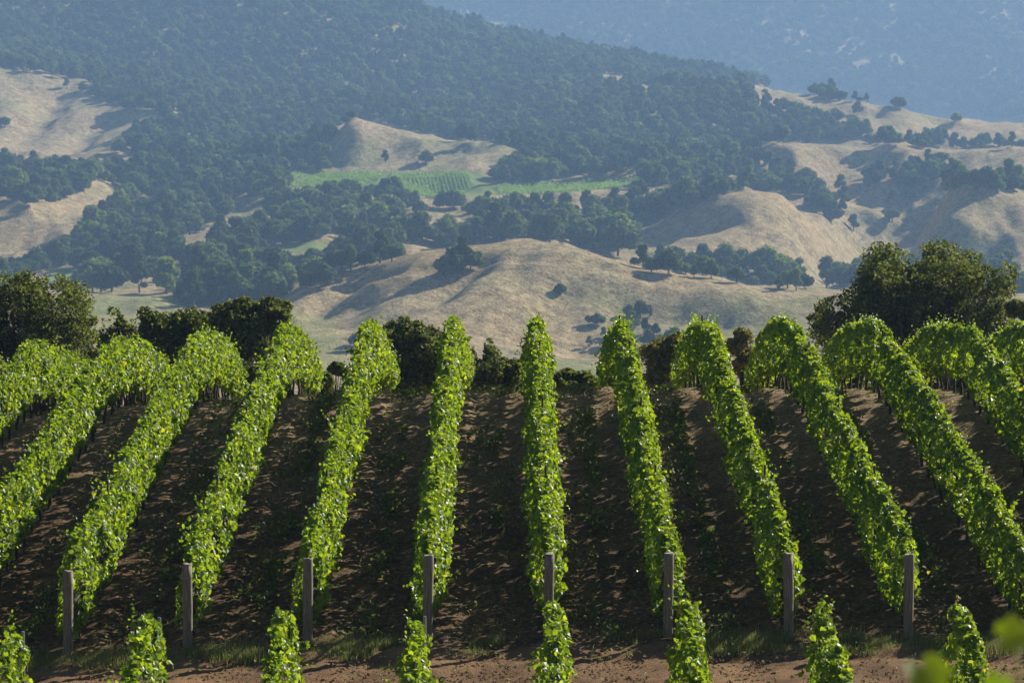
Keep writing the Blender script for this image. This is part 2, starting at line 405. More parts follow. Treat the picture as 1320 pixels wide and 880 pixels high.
OPEN = [   # grassland without wood: corners as seen from the vineyard
 [(-300, 70), (0, 88), (45, 95), (80, 100), (125, 108), (120, 125), (160, 140), (212, 150), (195, 165), (165, 175), (130, 195), (70, 207), (0, 196), (-300, 200)],
 [(-300, 250), (0, 260), (40, 268), (95, 258), (150, 235), (160, 238), (135, 258), (112, 275), (115, 290), (85, 305), (60, 320), (20, 335), (0, 338), (-300, 340)],
 [(228, 312), (290, 285), (318, 258), (342, 256), (347, 272), (320, 285), (280, 302), (235, 318)],
 [(145, 368), (155, 354), (190, 348), (245, 351), (235, 361), (160, 366)],
 [(345, 316), (420, 307), (500, 297), (524, 303), (430, 318), (370, 327), (350, 327)],
 [(490, 287), (540, 277), (562, 270), (600, 275), (628, 288), (600, 300), (560, 296)],
 [(365, 388), (400, 368), (430, 353), (520, 338), (600, 320), (680, 314), (740, 322), (800, 332), (880, 349), (980, 363), (1085, 374), (1200, 385), (1200, 500), (350, 500), (350, 400)],
 [(368, 221), (500, 220), (620, 220), (640, 238), (735, 233), (830, 225), (834, 241), (700, 252), (640, 252), (565, 258), (450, 243), (370, 243)],
 [(418, 208), (432, 175), (455, 152), (500, 163), (550, 176), (600, 182), (642, 184), (650, 212), (600, 222), (418, 222)],
 [(685, 246), (745, 243), (760, 262), (700, 272)],
 [(800, 322), (820, 296), (880, 272), (920, 255), (1000, 246), (1032, 258), (1055, 274), (1080, 295), (1112, 330), (1095, 350), (1050, 364), (1045, 338), (980, 342), (900, 326), (850, 324), (815, 330)],
 [(960, 192), (1030, 182), (1100, 182), (1190, 192), (1500, 194), (1500, 225), (1250, 228), (1190, 205), (1130, 218), (1100, 250), (1050, 230), (1000, 205)],
 [(1095, 255), (1140, 232), (1170, 250), (1195, 262), (1215, 240), (1230, 262), (1260, 248), (1500, 255), (1500, 345), (1100, 345), (1085, 300)],
 [(958, 112), (1030, 115), (1060, 128), (1120, 134), (1200, 147), (1500, 175), (1500, 200), (1250, 186), (1150, 178), (1050, 152), (990, 138)],
 [(-100, 402), (60, 350), (108, 342), (90, 372), (130, 378), (205, 380), (250, 400), (370, 400), (450, 500), (-100, 500)],
]
GAPS = [(415, 25, 9), (363, 2, 9), (515, 39, 10), (500, 24, 4), (450, 62, 3), (668, 110, 9), (530, 148, 10), (795, 105, 22), (835, 118, 15), (745, 172, 14), (640, 32, 16), (685, 13, 8), (710, 43, 8), (860, 25, 7),
        (950, 63, 6), (1105, 57, 15), (1130, 75, 16), (1165, 75, 20), (1190, 74, 14), (1110, 85, 12), (1245, 62, 12), (1000, 30, 10), (900, 50, 10), (1060, 70, 9), (760, 30, 10), (1290, 40, 12), (1205, 110, 6), (1225, 66, 6), (1110, 10, 5), (330, 150, 7), (150, 118, 8), (740, 330, 3), (215, 287, 7), (545, 262, 7)]
def is_open(px, py):
    wob = 6 * (fbm(px / 22, py / 14, 80, 2) - .5)
    r = np.zeros(px.shape, bool)
    for q in OPEN: r |= inpoly(px + wob * 1.6, py + wob, q)
    for a, b_, c_ in GAPS: r |= ((px - a) / c_) ** 2 + ((py - b_) / (c_ * .45)) ** 2 < 1
    return r

me = grid_mesh('hills', XF, YF, ZF)
GREEN = [[(368, 224), (505, 222), (622, 221), (640, 239), (735, 234), (830, 226), (834, 240), (700, 251), (640, 251), (565, 257), (450, 242), (370, 242)],
         [(345, 318), (420, 310), (440, 318), (370, 326), (350, 327)], [(470, 300), (500, 298), (505, 303), (470, 308)], [(58, 352), (108, 342), (95, 364), (60, 372)],
         [(120, 376), (230, 380), (230, 430), (100, 430)], [(690, 462), (800, 466), (830, 500), (640, 500)], [(345, 395), (430, 410), (450, 470), (345, 500)]]
gm = np.zeros(PX.shape)
for k_, q in enumerate(GREEN): gm = np.maximum(gm, inpoly(PX, PY, q) * (1.0 if k_ < 4 else .4))
gm = gm * (HID < 3)
a_ = me.attributes.new('green', 'FLOAT', 'POINT'); a_.data.foreach_set('value', gm.astype(np.float32).ravel())
hills = tag(obj('hills', me, M['hill']), 'golden dry grass hills and wooded mountains rising beyond the vineyard', 'hills', kind='structure')

def far_z(Xq, Yq):
    u = 660 + F * Xq / Yq
    i = np.clip(np.searchsorted(YS, Yq) - 1, 0, len(YS) - 2); j = np.clip(np.searchsorted(US, u) - 1, 0, len(US) - 2)
    ty = (Yq - YS[i]) / (YS[i + 1] - YS[i]); tx = (u - US[j]) / (US[j + 1] - US[j])
    def bil(A): return (A[i, j] * (1 - tx) + A[i, j + 1] * tx) * (1 - ty) + (A[i + 1, j] * (1 - tx) + A[i + 1, j + 1] * tx) * ty
    return bil(ZF), bil(HID)

def spot(px, py, ymin=900):
    """the visible ground point at picture place px, py"""
    j = int(np.argmin(np.abs(US - px))); ok = np.where((PY[:, j] <= py) & (YS > ymin))[0]
    Yq = YS[ok[0]] if len(ok) else 2000.
    Xq = (px - 660) / F * Yq
    z, _ = far_z(np.array([Xq]), np.array([Yq])); return Xq, Yq, float(z[0])

# haze: even, pale, closed box round everything, sky outside
def box_mesh(name, lo, hi):
    v = [(x, y, z) for x in (lo[0], hi[0]) for y in (lo[1], hi[1]) for z in (lo[2], hi[2])]
    return mesh_np(name, v, [np.array([(0, 1, 3, 2), (4, 6, 7, 5), (0, 4, 5, 1), (2, 3, 7, 6), (0, 2, 6, 4), (1, 5, 7, 3)])])
m = bpy.data.materials.new('haze'); m.use_nodes = True; m.node_tree.nodes.clear()
o_ = m.node_tree.nodes.new('ShaderNodeOutputMaterial'); v_ = m.node_tree.nodes.new('ShaderNodeVolumePrincipled')
v_.inputs['Color'].default_value = (.36, .60, 1.0, 1); v_.inputs['Density'].default_value = .000165; v_.inputs['Anisotropy'].default_value = .1
m.node_tree.links.new(v_.outputs[0], o_.inputs['Volume'])
xm = float(np.abs(XF).max()) + 5
hz = obj('haze', box_mesh('haze', (-xm, -70, float(ZF.min()) - 1.5), (xm, float(YS.max()) + 20, float(ZF.max()) + 20)), m)
tag(hz, 'thin blue summer haze lying over the valley and the hills', 'haze', kind='stuff')

# ------------------------------------------------------------------ trees
def crown_geo(rng, blobs, count, size, mat_normal=.55):
    """leaf sprays over a cluster of lobes. blobs: (cx,cy,cz,rx,ry,rz)"""
    B = np.array(blobs); area = (B[:, 3] * B[:, 4] + B[:, 3] * B[:, 5] + B[:, 4] * B[:, 5]); pr = area / area.sum()
    k = rng.choice(len(B), count, p=pr); D = unit(rng.normal(0, 1, (count, 3)))
    rad = 1 - np.abs(rng.normal(0, .17, (count, 1))) + .05
    lump = 1 + .18 * np.sin(D[:, 0:1] * 7 + k[:, None]) * np.cos(D[:, 1:2] * 6 + 2 * k[:, None]) + .1 * np.sin(D[:, 2:3] * 13)
    P = B[k, :3] + D * B[k, 3:] * rad * lump
    N = D + rng.normal(0, mat_normal, (count, 3)) + np.array([0, 0, .25])
    return P, N

def trunk_geo(rng, h, r, ends):
    g = Geo(); top = Vector((rng.normal(0, .04) * h, rng.normal(0, .04) * h, h))
    g.tube([(0, 0, -.4), (0, 0, 0), tuple(top * .5), tuple(top)], [r * 1.6, r * 1.15, r * .85, r * .7], 8)
    for e in ends:
        e = Vector(e); s = top * rng.uniform(.72, 1.0); mid = s.lerp(e, .5) + Vector((0, 0, -.06 * e.length))
        g.tube([tuple(s), tuple(mid), tuple(e)], [r * .5, r * .3, r * .1], 6)
    return g

# five kinds of hill oak, about 9 m tall
VAR = []
for k in range(6):
    rng = np.random.RandomState(300 + k); bl = []
    W = [5.2, 4.2, 5.8, 3.6, 4.8, 3.0][k]; Ht = [8.5, 9.5, 8, 9.5, 7, 10][k]
    for j in range([9, 8, 11, 7, 9, 7][k]):
        a = rng.uniform(0, 6.28); rr = W * .62 * math.sqrt(rng.rand()); r_ = rng.uniform(.30, .48) * W
        zc = 1.6 + r_ * .8 + (Ht - 1.8 * r_ - 1.6) * rng.rand() * (1 - .5 * (rr / W))
        bl.append((rr * math.cos(a), rr * math.sin(a), zc, r_, r_, r_ * rng.uniform(.7, .95)))
    bl.append((0, 0, Ht - W * .42, W * .45, W * .45, W * .4))
    cnt = 2300
    P, N = crown_geo(rng, bl, cnt, .9, 1.0)
    v, q = cards(P, N, rng.uniform(.7, 1.25, cnt) * (W / 5) ** .5, rng)
    cm = mesh_np('crown', v, [q]); cm.materials.append(M['far_oak'])
    tm = trunk_geo(rng, 2.6, .32, [b_[:3] for b_ in bl[:5]]).build('trunk', True); tm.materials.append(M['bark'])
    VAR.append((cm, tm))

rng = np.random.RandomState(5)
def scatter(y0, y1, sp, u0=-140, u1=1460):
    """jittered grid over the visible ground, woods only"""
    Ys = np.arange(y0, y1, sp); out = []
    for yy in Ys:
        x0 = (u0 - 660) / F * yy; x1 = (u1 - 660) / F * yy
        xx = np.arange(x0, x1, sp); out.append(np.stack([xx + rng.uniform(-.5, .5, len(xx)) * sp, yy + rng.uniform(-.5, .5, len(xx)) * sp], 1))
    A = np.concatenate(out); z, h = far_z(A[:, 0], A[:, 1]); px, py = project(A[:, 0], A[:, 1], z)
    return A[:, 0], A[:, 1], z, px, py, h
PTS = []
for (y0, y1, sp, s0, s1) in ((1120, 2150, 9.4, .75, 1.65), (2150, 3420, 9.0, .6, 1.45), (3900, 5800, 12.5, .9, 1.9)):
    x_, y_, z_, px, py, h = scatter(y0, y1, sp)
    dn = fbm(x_ / 45, y_ / 45, 90, 3)
    big = (y_ > 2150)
    sc = rng.uniform(s0, s1, len(x_)) * np.where(rng.rand(len(x_)) < .15, 1.2, 1); cov = 9.5 * sc * F / y_
    keep = (h < np.where(big, 7, 16)) & ~(((is_open(px, py - cov * .7) & ((px < 420) | ((px > 600) & (px < 870) & (y_ > 1600)))) | is_open(px, py - cov * .35)) & (y_ < 2150)) & ~((y_ < 1310) & (px > 375)) & (py > -40) & ~is_open(px, py) & (dn > np.where(y_ > 3800, .24, np.where(big, .13, .33)))
    keep &= rng.rand(len(x_)) < np.where(big, .97, .93)
    PTS.append(np.stack([x_, y_, z_, px, py, sc], 1)[keep])
PTS = np.concatenate(PTS)
print('trees', len(PTS))
# scattered trees standing on the open grass: px, py of the foot, scale, label, group
G0 = None
SOLO = [
 (549, 214, 1.15, 'round dark oak on the grassy dome above the green field', None),
 (497, 211, 1.0, 'narrow dark oak on the grassy dome above the green field, left of the round one', None),
 (8, 166, 1.2, 'dark oak alone on the golden slope at the left edge', None),
 (88, 116, 1.0, 'small oak with bare trunk near the top of the upper left golden slope', None),
 (108, 118, .9, 'small oak just right of another near the top of the upper left golden slope', None),
 (574, 360, 1.0, 'dark oak lowest in the clump in the fold of the golden hill', None),
 (584, 356, 1.2, 'dark oak within the clump in the fold of the golden hill', 'oaks clumped in the fold of the golden hill'),
 (596, 353, 1.3, 'dark oak within the clump in the fold of the golden hill', 'oaks clumped in the fold of the golden hill'),
 (606, 350, 1.15, 'dark oak within the clump in the fold of the golden hill', 'oaks clumped in the fold of the golden hill'),
 (617, 348, .8, 'smallest oak, topmost of the clump in the fold of the golden hill', None),
 (1075, 160, 1.5, 'wide oak low on the far golden ridge at upper right', None),
 (1104, 148, 1.1, 'small round oak near the crest of the far golden ridge at upper right', None),
 (1022, 145, 1.2, 'oak near the left end of the far golden ridge', None),
 (1000, 142, 1.0, 'smaller oak by the left end of the far golden ridge', None),
 (985, 122, .7, 'tiny tree at the very left tip of the far golden ridge', None),
 (1215, 150, 1.1, 'flat oak on the crest of the far golden ridge', None),
 (1230, 160, 1.0, 'oak whose shadow crosses the crest of the far golden ridge', None),
 (470, 452, .9, 'dark bluish tree at the foot of the big golden hill', None),
 (458, 447, .55, 'small bush like tree at the left foot of the big golden hill', None),
 (1303, 190, 1.2, 'oak below the far golden ridge at the right edge of the photo', None),
]
for i, px in enumerate(range(818, 1046, 11)):
    py = 338 + (px - 818) * .13 + (i * 7 % 5) * 1.5
    SOLO.append((px, py + (4 if px < 1000 else 6), .55 + .09 * (i * 5 % 7), 'low oak in the tree line along the gully behind the big golden hill', 'oaks along the gully behind the golden hill'))
for i, (px, py) in enumerate([(395, 372), (408, 362), (425, 356), (440, 350), (452, 352), (470, 346), (415, 372), (388, 362), (490, 340), (505, 338)]):
    SOLO.append((px, py, .8 + .13 * (i * 3 % 5), 'dark oak along the upper left shoulder of the golden hill', 'oaks on the left shoulder of the golden hill'))
for i, (px, py) in enumerate([(758, 418), (770, 422), (812, 412), (826, 408), (838, 414), (818, 424), (832, 430), (806, 432), (846, 432), (722, 380), (788, 446), (802, 444), (778, 438), (852, 446), (835, 448), (870, 444), (760, 452), (815, 450)]):  # the lowest of these are added to darken the shaded foot of the hill
    SOLO.append((px, py, .45 + .1 * (i % 4), 'dark scrub oak low on the front of the golden hill, lowest ones added for shade', 'scrub oaks low on the golden hill'))
for i, (px, py) in enumerate([(1150, 262), (1165, 246), (1180, 236), (1195, 230), (1208, 238), (1172, 258), (1188, 250), (1204, 226), (1216, 232), (1180, 222), (1195, 215), (1212, 212), (1225, 222), (1240, 240), (1256, 246), (1270, 242), (1285, 244), (1150, 285), (1100, 300)]):
    SOLO.append((px, py, 1.0 + .12 * (i % 4), 'dark oak in the shaded hollow below the right hand golden ridge', 'oaks in the shaded hollow on the right'))

def zone_label(px, py):
    if py > 330 and px < 250: return 'dark oak in the lowest wood at the left edge of the valley floor', 'oaks of the lowest wood on the left'
    if py > 330 and px < 420: return 'dark oak in the wood just left of the big golden hill', 'oaks between the valley floor and the golden hill'
    if py > 300 and px > 800: return 'dark oak beside the gully behind the right end of the golden hill', 'oaks behind the right end of the golden hill'
    if py > 300 and px < 420: return 'oak in the wood below the diagonal golden strip on the left', 'oaks below the diagonal golden strip'
    if py > 268 and px < 240: return 'oak in the wood right of the golden slope at the left edge', 'oaks beside the left golden slope'
    if py > 268 and px < 520: return 'oak in the wood between the diagonal golden strip and the big golden hill', 'oaks right of the diagonal golden strip'
    if py > 268: return 'oak in the wood just behind the crest of the big golden hill', 'oaks behind the crest of the golden hill'
    if px < 370: return 'oak in the broad wood left of the green fields', 'oaks left of the green fields'
    if px < 840: return 'oak in the wood along the lower edge of the green fields', 'oaks below the green fields'
    return 'oak in the wood between the golden hills right of the green fields', 'oaks right of the green fields'

size = PTS[:, 5] / PTS[:, 1]
vis = (PTS[:, 3] > -10) & (PTS[:, 3] < 1330) & (PTS[:, 4] > 0) & ~((PTS[:, 4] > 340) & ((PTS[:, 3] < 110) | (PTS[:, 3] > 1070))) & (PTS[:, 4] < 400)
order = np.argsort(-size * vis); NI = 294 - len(SOLO)
ind = order[:NI]; rest = np.setdiff1d(np.arange(len(PTS)), ind)
first = [None] * len(VAR)
def hill_tree(x, y, z, sc, label, group, v, rz):
    t = empty('oak_tree', (x, y, z)); t.rotation_euler.z = rz; t.scale = (sc, sc, sc * random.uniform(.88, 1.1))
    tag(t, label, 'tree', group)
    c_ = obj('crown', VAR[v][0], parent=t); obj('trunk', VAR[v][1], parent=t)
    if first[v] is None: first[v] = c_
random.seed(3)
for i, k in enumerate(ind):
    x_, y_, z_, px, py, sc = PTS[k]; lb, gp = zone_label(px, py)
    hill_tree(x_, y_, z_ - .3, sc * 1.05, lb, gp, i % 6, random.uniform(0, 6.28))
for i, (px, py, sc, lb, gp) in enumerate(SOLO):
    x_, y_, z_ = spot(px, py); hill_tree(x_, y_, z_ - .3, sc, lb, gp, (i * 5) % 6, random.uniform(0, 6.28))

def forest(name, pts, label, cat='woods'):
    n_ = len(pts)
    me = bpy.data.meshes.new(name); me.vertices.add(n_); me.vertices.foreach_set('co', pts[:, :3].astype(np.float32).ravel())
    r_ = np.random.RandomState(n_)
    for nm, ty, val in (('tree_scale', 'FLOAT', pts[:, 5]), ('tree_turn', 'FLOAT', r_.uniform(0, 6.28, n_)), ('tree_kind', 'INT', r_.randint(0, 6, n_))):
        a = me.attributes.new(nm, ty, 'POINT'); a.data.foreach_set('value', np.asarray(val, np.float32 if ty == 'FLOAT' else np.int32))
    o = obj(name, me); tag(o, label, cat, kind='stuff')
    g = bpy.data.node_groups.new(name, 'GeometryNodeTree')
    g.interface.new_socket('Geometry', in_out='INPUT', socket_type='NodeSocketGeometry')
    g.interface.new_socket('Geometry', in_out='OUTPUT', socket_type='NodeSocketGeometry')
    N = g.nodes; K = g.links
    gi = N.new('NodeGroupInput'); go = N.new('NodeGroupOutput')
    jn = N.new('GeometryNodeJoinGeometry')
    for c_ in reversed(first):
        oi = N.new('GeometryNodeObjectInfo'); oi.transform_space = 'ORIGINAL'; oi.inputs['Object'].default_value = c_
        oi.inputs['As Instance'].default_value = True
        K.new(oi.outputs['Geometry'], jn.inputs[0])
    ip = N.new('GeometryNodeInstanceOnPoints'); ip.inputs['Pick Instance'].default_value = True
    def na(nm, ty):
        a = N.new('GeometryNodeInputNamedAttribute'); a.data_type = ty; a.inputs['Name'].default_value = nm; return a.outputs['Attribute']
    cx = N.new('ShaderNodeCombineXYZ'); K.new(na('tree_turn', 'FLOAT'), cx.inputs[2])
    K.new(gi.outputs[0], ip.inputs['Points']); K.new(jn.outputs[0], ip.inputs['Instance'])
    K.new(na('tree_kind', 'INT'), ip.inputs['Instance Index']); K.new(cx.outputs[0], ip.inputs['Rotation']); K.new(na('tree_scale', 'FLOAT'), ip.inputs['Scale'])
    K.new(ip.outputs[0], go.inputs[0])
    md = o.modifiers.new('trees', 'NODES'); md.node_group = g
    return o
R = PTS[rest]; R[:, 2] -= .6
forest('valley_woods', R[R[:, 1] < 2150], 'oak woods filling the folds between the golden hills and green fields')
forest('forest', R[(R[:, 1] >= 2150) & (R[:, 1] < 3500)], 'dense dark oak forest covering the mountain side above the green fields')
forest('forest', R[R[:, 1] >= 3500], 'farthest forested ridge fading blue in the haze at the top')

# distant vineyard fields: low green hedges in rows, draped on the ground
def far_field(poly, label, seed):
    r_ = np.random.RandomState(seed); Pp = []
    uu = np.array([a for a, b in poly]); x0 = (uu.min() - 660) / F * 1900; x1 = (uu.max() - 660) / F * 1900
    for xr in np.arange(x0, x1, 2.6):
        yy = np.arange(1690, 1960, .8); xx = np.full(len(yy), xr) + (yy - 1800) * (.25 if seed % 2 else -.12)
        z, h = far_z(xx, yy); px, py = project(xx, yy, z)
        k = inpoly(px, py, poly) & (h < 4)
        for rep in range(3):
            Pp.append(np.stack([xx + r_.normal(0, .28, len(xx)), yy + r_.uniform(-.4, .4, len(xx)), z + r_.uniform(.4, 1.7, len(xx))], 1)[k])
    P = np.concatenate(Pp)
    v, q = cards(P, r_.normal(0, 1, P.shape) + np.array([0, -.3, .6]), r_.uniform(.7, 1.3, len(P)), r_)
    tag(obj('field_vines', mesh_np('field_vines', v, [q]), M['crop']), label, 'vineyard field', kind='stuff')
far_field([(368, 224), (500, 222), (492, 232), (455, 242), (370, 242)], 'leftmost small green vineyard field in the valley below the golden dome', 1)
far_field([(505, 224), (620, 222), (612, 238), (600, 252), (565, 257), (462, 242), (497, 234)], 'middle green vineyard field directly under the golden dome', 2)
far_field([(640, 240), (735, 234), (830, 226), (834, 240), (700, 250), (642, 250)], 'long narrow green vineyard field right of the dome with shadow above it', 3)

# near oaks behind the crest of the vineyard
def near_oak(px, top, hw, Yq, n_leaf, label, seed, name='oak_tree', mt='oak', cat='tree', depth=1.0, shape=None, leaf=.115, foot=None):
    n_leaf = int(n_leaf * 1.25); r_ = np.random.RandomState(seed)
    Xq = (px - 660) / F * Yq; gz = float(near_z(np.array([Xq]), np.array([Yq]))[0]); tz = float(z_at(top, Yq)); W = hw / F * Yq; H = tz - gz
    t = empty(name, (Xq, Yq, gz)); tag(t, label, cat)
    bl = []
    if shape:
        for (a, b_, rr) in shape:      # lobe centre (picture x, y) and radius in picture pixels
            b_ = b_ + r_.normal(0, .14) * rr; rr = rr * r_.uniform(.78, 1.15)
            for dd in (-1, 0, 1):
                off = dd * W * .42 + r_.normal(0, .15 * W)
                x_ = (a - 660) / F * Yq - Xq + r_.normal(0, .1); zz = float(z_at(b_, Yq)) - gz - abs(dd) * .12 * W; ra = 1.1 * rr / F * Yq * (1 if dd == 0 else .9)
                bl.append((x_, off * .8, zz, ra, ra * 1.1, ra * .85))
    else:
        for j in range(16):
            a = r_.uniform(0, 6.28); q = math.sqrt(r_.rand()) * .74; ra = W * r_.uniform(.24, .38)
            zc = H * .22 + (H - ra * .8 - H * .22) * (1 - q ** 2 * .55) * r_.uniform(.35, 1) if j > 5 else (H - ra * .85) * (1 - .22 * q * r_.rand() * 1.5)
            bl.append((q * W * math.cos(a), q * W * math.sin(a) * depth, zc, ra, ra, ra * .8))
    # small twiggy clumps break the outline
    base = list(bl)
    for j in range(260):
        b_ = base[r_.randint(len(base))]; d_ = r_.normal(0, 1, 3); d_ /= np.linalg.norm(d_); d_[2] = abs(d_[2]) * .9 + .05; d_ *= r_.uniform(.85, 1.12)
        ra = b_[3] * r_.uniform(.10, .30)
        bl.append((b_[0] + d_[0] * b_[3] * 1.0, b_[1] + d_[1] * b_[4] * 1.0, b_[2] + d_[2] * b_[5] * 1.02, ra, ra, ra * .8))
    P, N = crown_geo(r_, bl, n_leaf, leaf, 1.0)
    thin = fbm(P[:, 0] * .9 + 7, P[:, 2] * .9 + P[:, 1] * .7, seed % 40, 3) > .37
    P = P[thin]; N = N[thin]
    P = P[P[:, 2] > .3 + r_.rand(len(P)) * .5]; N = N[:len(P)]
    v, q = cards(P, N, r_.uniform(.6, 1.35, len(P)) * leaf, r_)
    obj('crown', mesh_np('crown', v, [q]), M[mt], t)
    g = trunk_geo(r_, H * .34, .05 * H * .6, [(b_[0] * .8, b_[1] * .8, max(b_[2] * .95, H * .4)) for b_ in base[:11]])
    obj('trunk', g.build('trunk', True), M['bark'], t)
    return t
near_oak(22, 345, 98, 114, 60000, 'tall dark oak behind the vine rows at the left edge of the photo', 11,
         shape=[(-40, 380, 40), (5, 372, 30), (40, 378, 30), (75, 395, 34), (100, 425, 26), (60, 440, 40), (10, 430, 45), (-40, 440, 50), (30, 480, 50), (90, 470, 40)])
near_oak(148, 392, 24, 120, 9000, 'small dark oak in the gap right of the tall left oak', 12,
         shape=[(148, 405, 11), (140, 420, 13), (158, 420, 14), (148, 440, 20), (150, 470, 24)])
near_oak(222, 398, 50, 116, 30000, 'low round dark oak between the left vine rows and the valley', 13,
         shape=[(186, 406, 9), (203, 411, 8), (228, 406, 9), (250, 404, 9), (262, 410, 8), (190, 418, 13), (210, 424, 18), (235, 418, 20), (258, 415, 16), (225, 445, 35), (190, 450, 25), (260, 450, 30), (225, 485, 40)])
near_oak(322, 384, 58, 112, 40000, 'broad dark oak directly behind the vine row tops left of centre', 14,
         shape=[(282, 400, 10), (312, 392, 10), (338, 390, 9), (360, 398, 11), (288, 410, 18), (305, 404, 16), (330, 402, 16), (355, 410, 18), (320, 430, 35), (285, 440, 28), (365, 440, 22), (330, 475, 45)])
near_oak(430, 466, 24, 104, 11000, 'low dark bush between two vine rows left of centre', 15, 'bush', cat='bush')
near_oak(528, 406, 58, 112, 40000, 'dark oak standing behind the two vine rows left of the middle', 16,
         shape=[(503, 424, 11), (524, 413, 9), (541, 422, 11), (556, 436, 10), (498, 438, 16), (520, 428, 14), (545, 434, 20), (566, 452, 16), (535, 450, 24), (508, 462, 26), (560, 478, 28), (500, 490, 28), (535, 495, 34), (575, 500, 26)])
near_oak(614, 436, 32, 114, 11000, 'thin airy oak just left of the middle vine row', 17,
         shape=[(610, 440, 8), (626, 444, 8), (636, 452, 7), (612, 452, 13), (630, 458, 11), (596, 458, 14), (618, 475, 24), (598, 490, 28), (635, 490, 24)])
near_oak(648, 463, 40, 106, 18000, 'low grey green bush left of the middle vine row', 18, 'bush', cat='bush',
         shape=[(625, 486, 18), (645, 478, 15), (664, 482, 17), (680, 490, 16), (640, 500, 24), (670, 502, 22)])
near_oak(742, 474, 44, 106, 20000, 'low grey green bush right of the middle vine row', 19, 'bush', cat='bush',
         shape=[(715, 494, 16), (735, 488, 15), (755, 490, 16), (775, 500, 14), (742, 505, 22), (765, 508, 20)])
near_oak(862, 432, 34, 109, 15000, 'bronze leaved small tree right of the middle', 20, 'small_tree', 'gold_leaf',
         shape=[(855, 445, 12), (875, 442, 12), (845, 462, 16), (870, 465, 22), (860, 495, 28)])
near_oak(962, 422, 26, 111, 9000, 'bronze leaved sapling between two vine rows left of the big right oak', 21, 'small_tree', 'gold_leaf',
         shape=[(962, 432, 9), (950, 445, 10), (968, 455, 12), (960, 475, 16), (958, 505, 20)])
near_oak(1185, 310, 132, 128, 110000, 'biggest dark oak with wide rounded crown above the right vine rows', 22,
         shape=[(1140, 335, 24), (1160, 345, 28), (1195, 335, 26), (1225, 338, 27), (1255, 345, 26), (1285, 350, 20), (1120, 365, 24), (1100, 385, 22), (1075, 400, 20), (1058, 412, 14),
                (1150, 385, 38), (1200, 385, 42), (1250, 385, 38), (1285, 385, 24), (1120, 410, 34), (1180, 425, 40), (1240, 425, 40), (1290, 420, 24), (1090, 425, 26), (1180, 465, 55), (1240, 470, 50), (1110, 460, 40)])
for k_, (bx, by, bw) in enumerate([(-20, 480, 45), (62, 478, 46), (150, 474, 46), (238, 470, 44), (330, 466, 44), (400, 478, 32), (800, 486, 34), (900, 480, 40), (1000, 478, 44), (1090, 470, 46), (1180, 466, 46), (1270, 468, 46), (1350, 470, 44)]):
    near_oak(bx, by, bw, 100.5 + k_ % 3, 9000, 'low dark shrub filling the shade behind the far ends of the vine rows', 40 + k_, 'bush', cat='bush')['group'] = 'shrubs behind the far ends of the rows'
near_oak(1340, 368, 40, 124, 18000, 'dark oak cut off by the right edge of the photo', 23)

# ------------------------------------------------------------------ vineyard
def row_x(i): return RX0 + RSP * i
trunk_meshes = []
for k in range(4):
    r_ = np.random.RandomState(70 + k); g = Geo()
    pts = [(0, 0, -.05)] + [(r_.normal(0, .025), r_.normal(0, .03), h_) for h_ in (.2, .45, .7, .85)]
    g.tube(pts, [.045, .038, .032, .034, .03], 6)
    for s_ in (-1, 1): g.tube([pts[-1], (r_.normal(0, .02), s_ * .25, .95), (0, s_ * .55, .93)], [.028, .02, .014], 5)
    trunk_meshes.append(g.build('trunk', True)); trunk_meshes[-1].materials.append(M['bark'])
g = Geo(); g.tube([(0, 0, -.1), (0, 0, 2.2)], [.025, .025], 6); stake_me = g.build('stake'); stake_me.materials.append(M['bark'])
g = Geo(); g.tube([(0, 0, -.1), (0, 0, 1.95)], [.03, .03], 6); steel_me = g.build('stake'); steel_me.materials.append(M['steel'])

def noise1(x, seed): return vnoise(x, np.zeros_like(x) + seed * 3.3, 5)

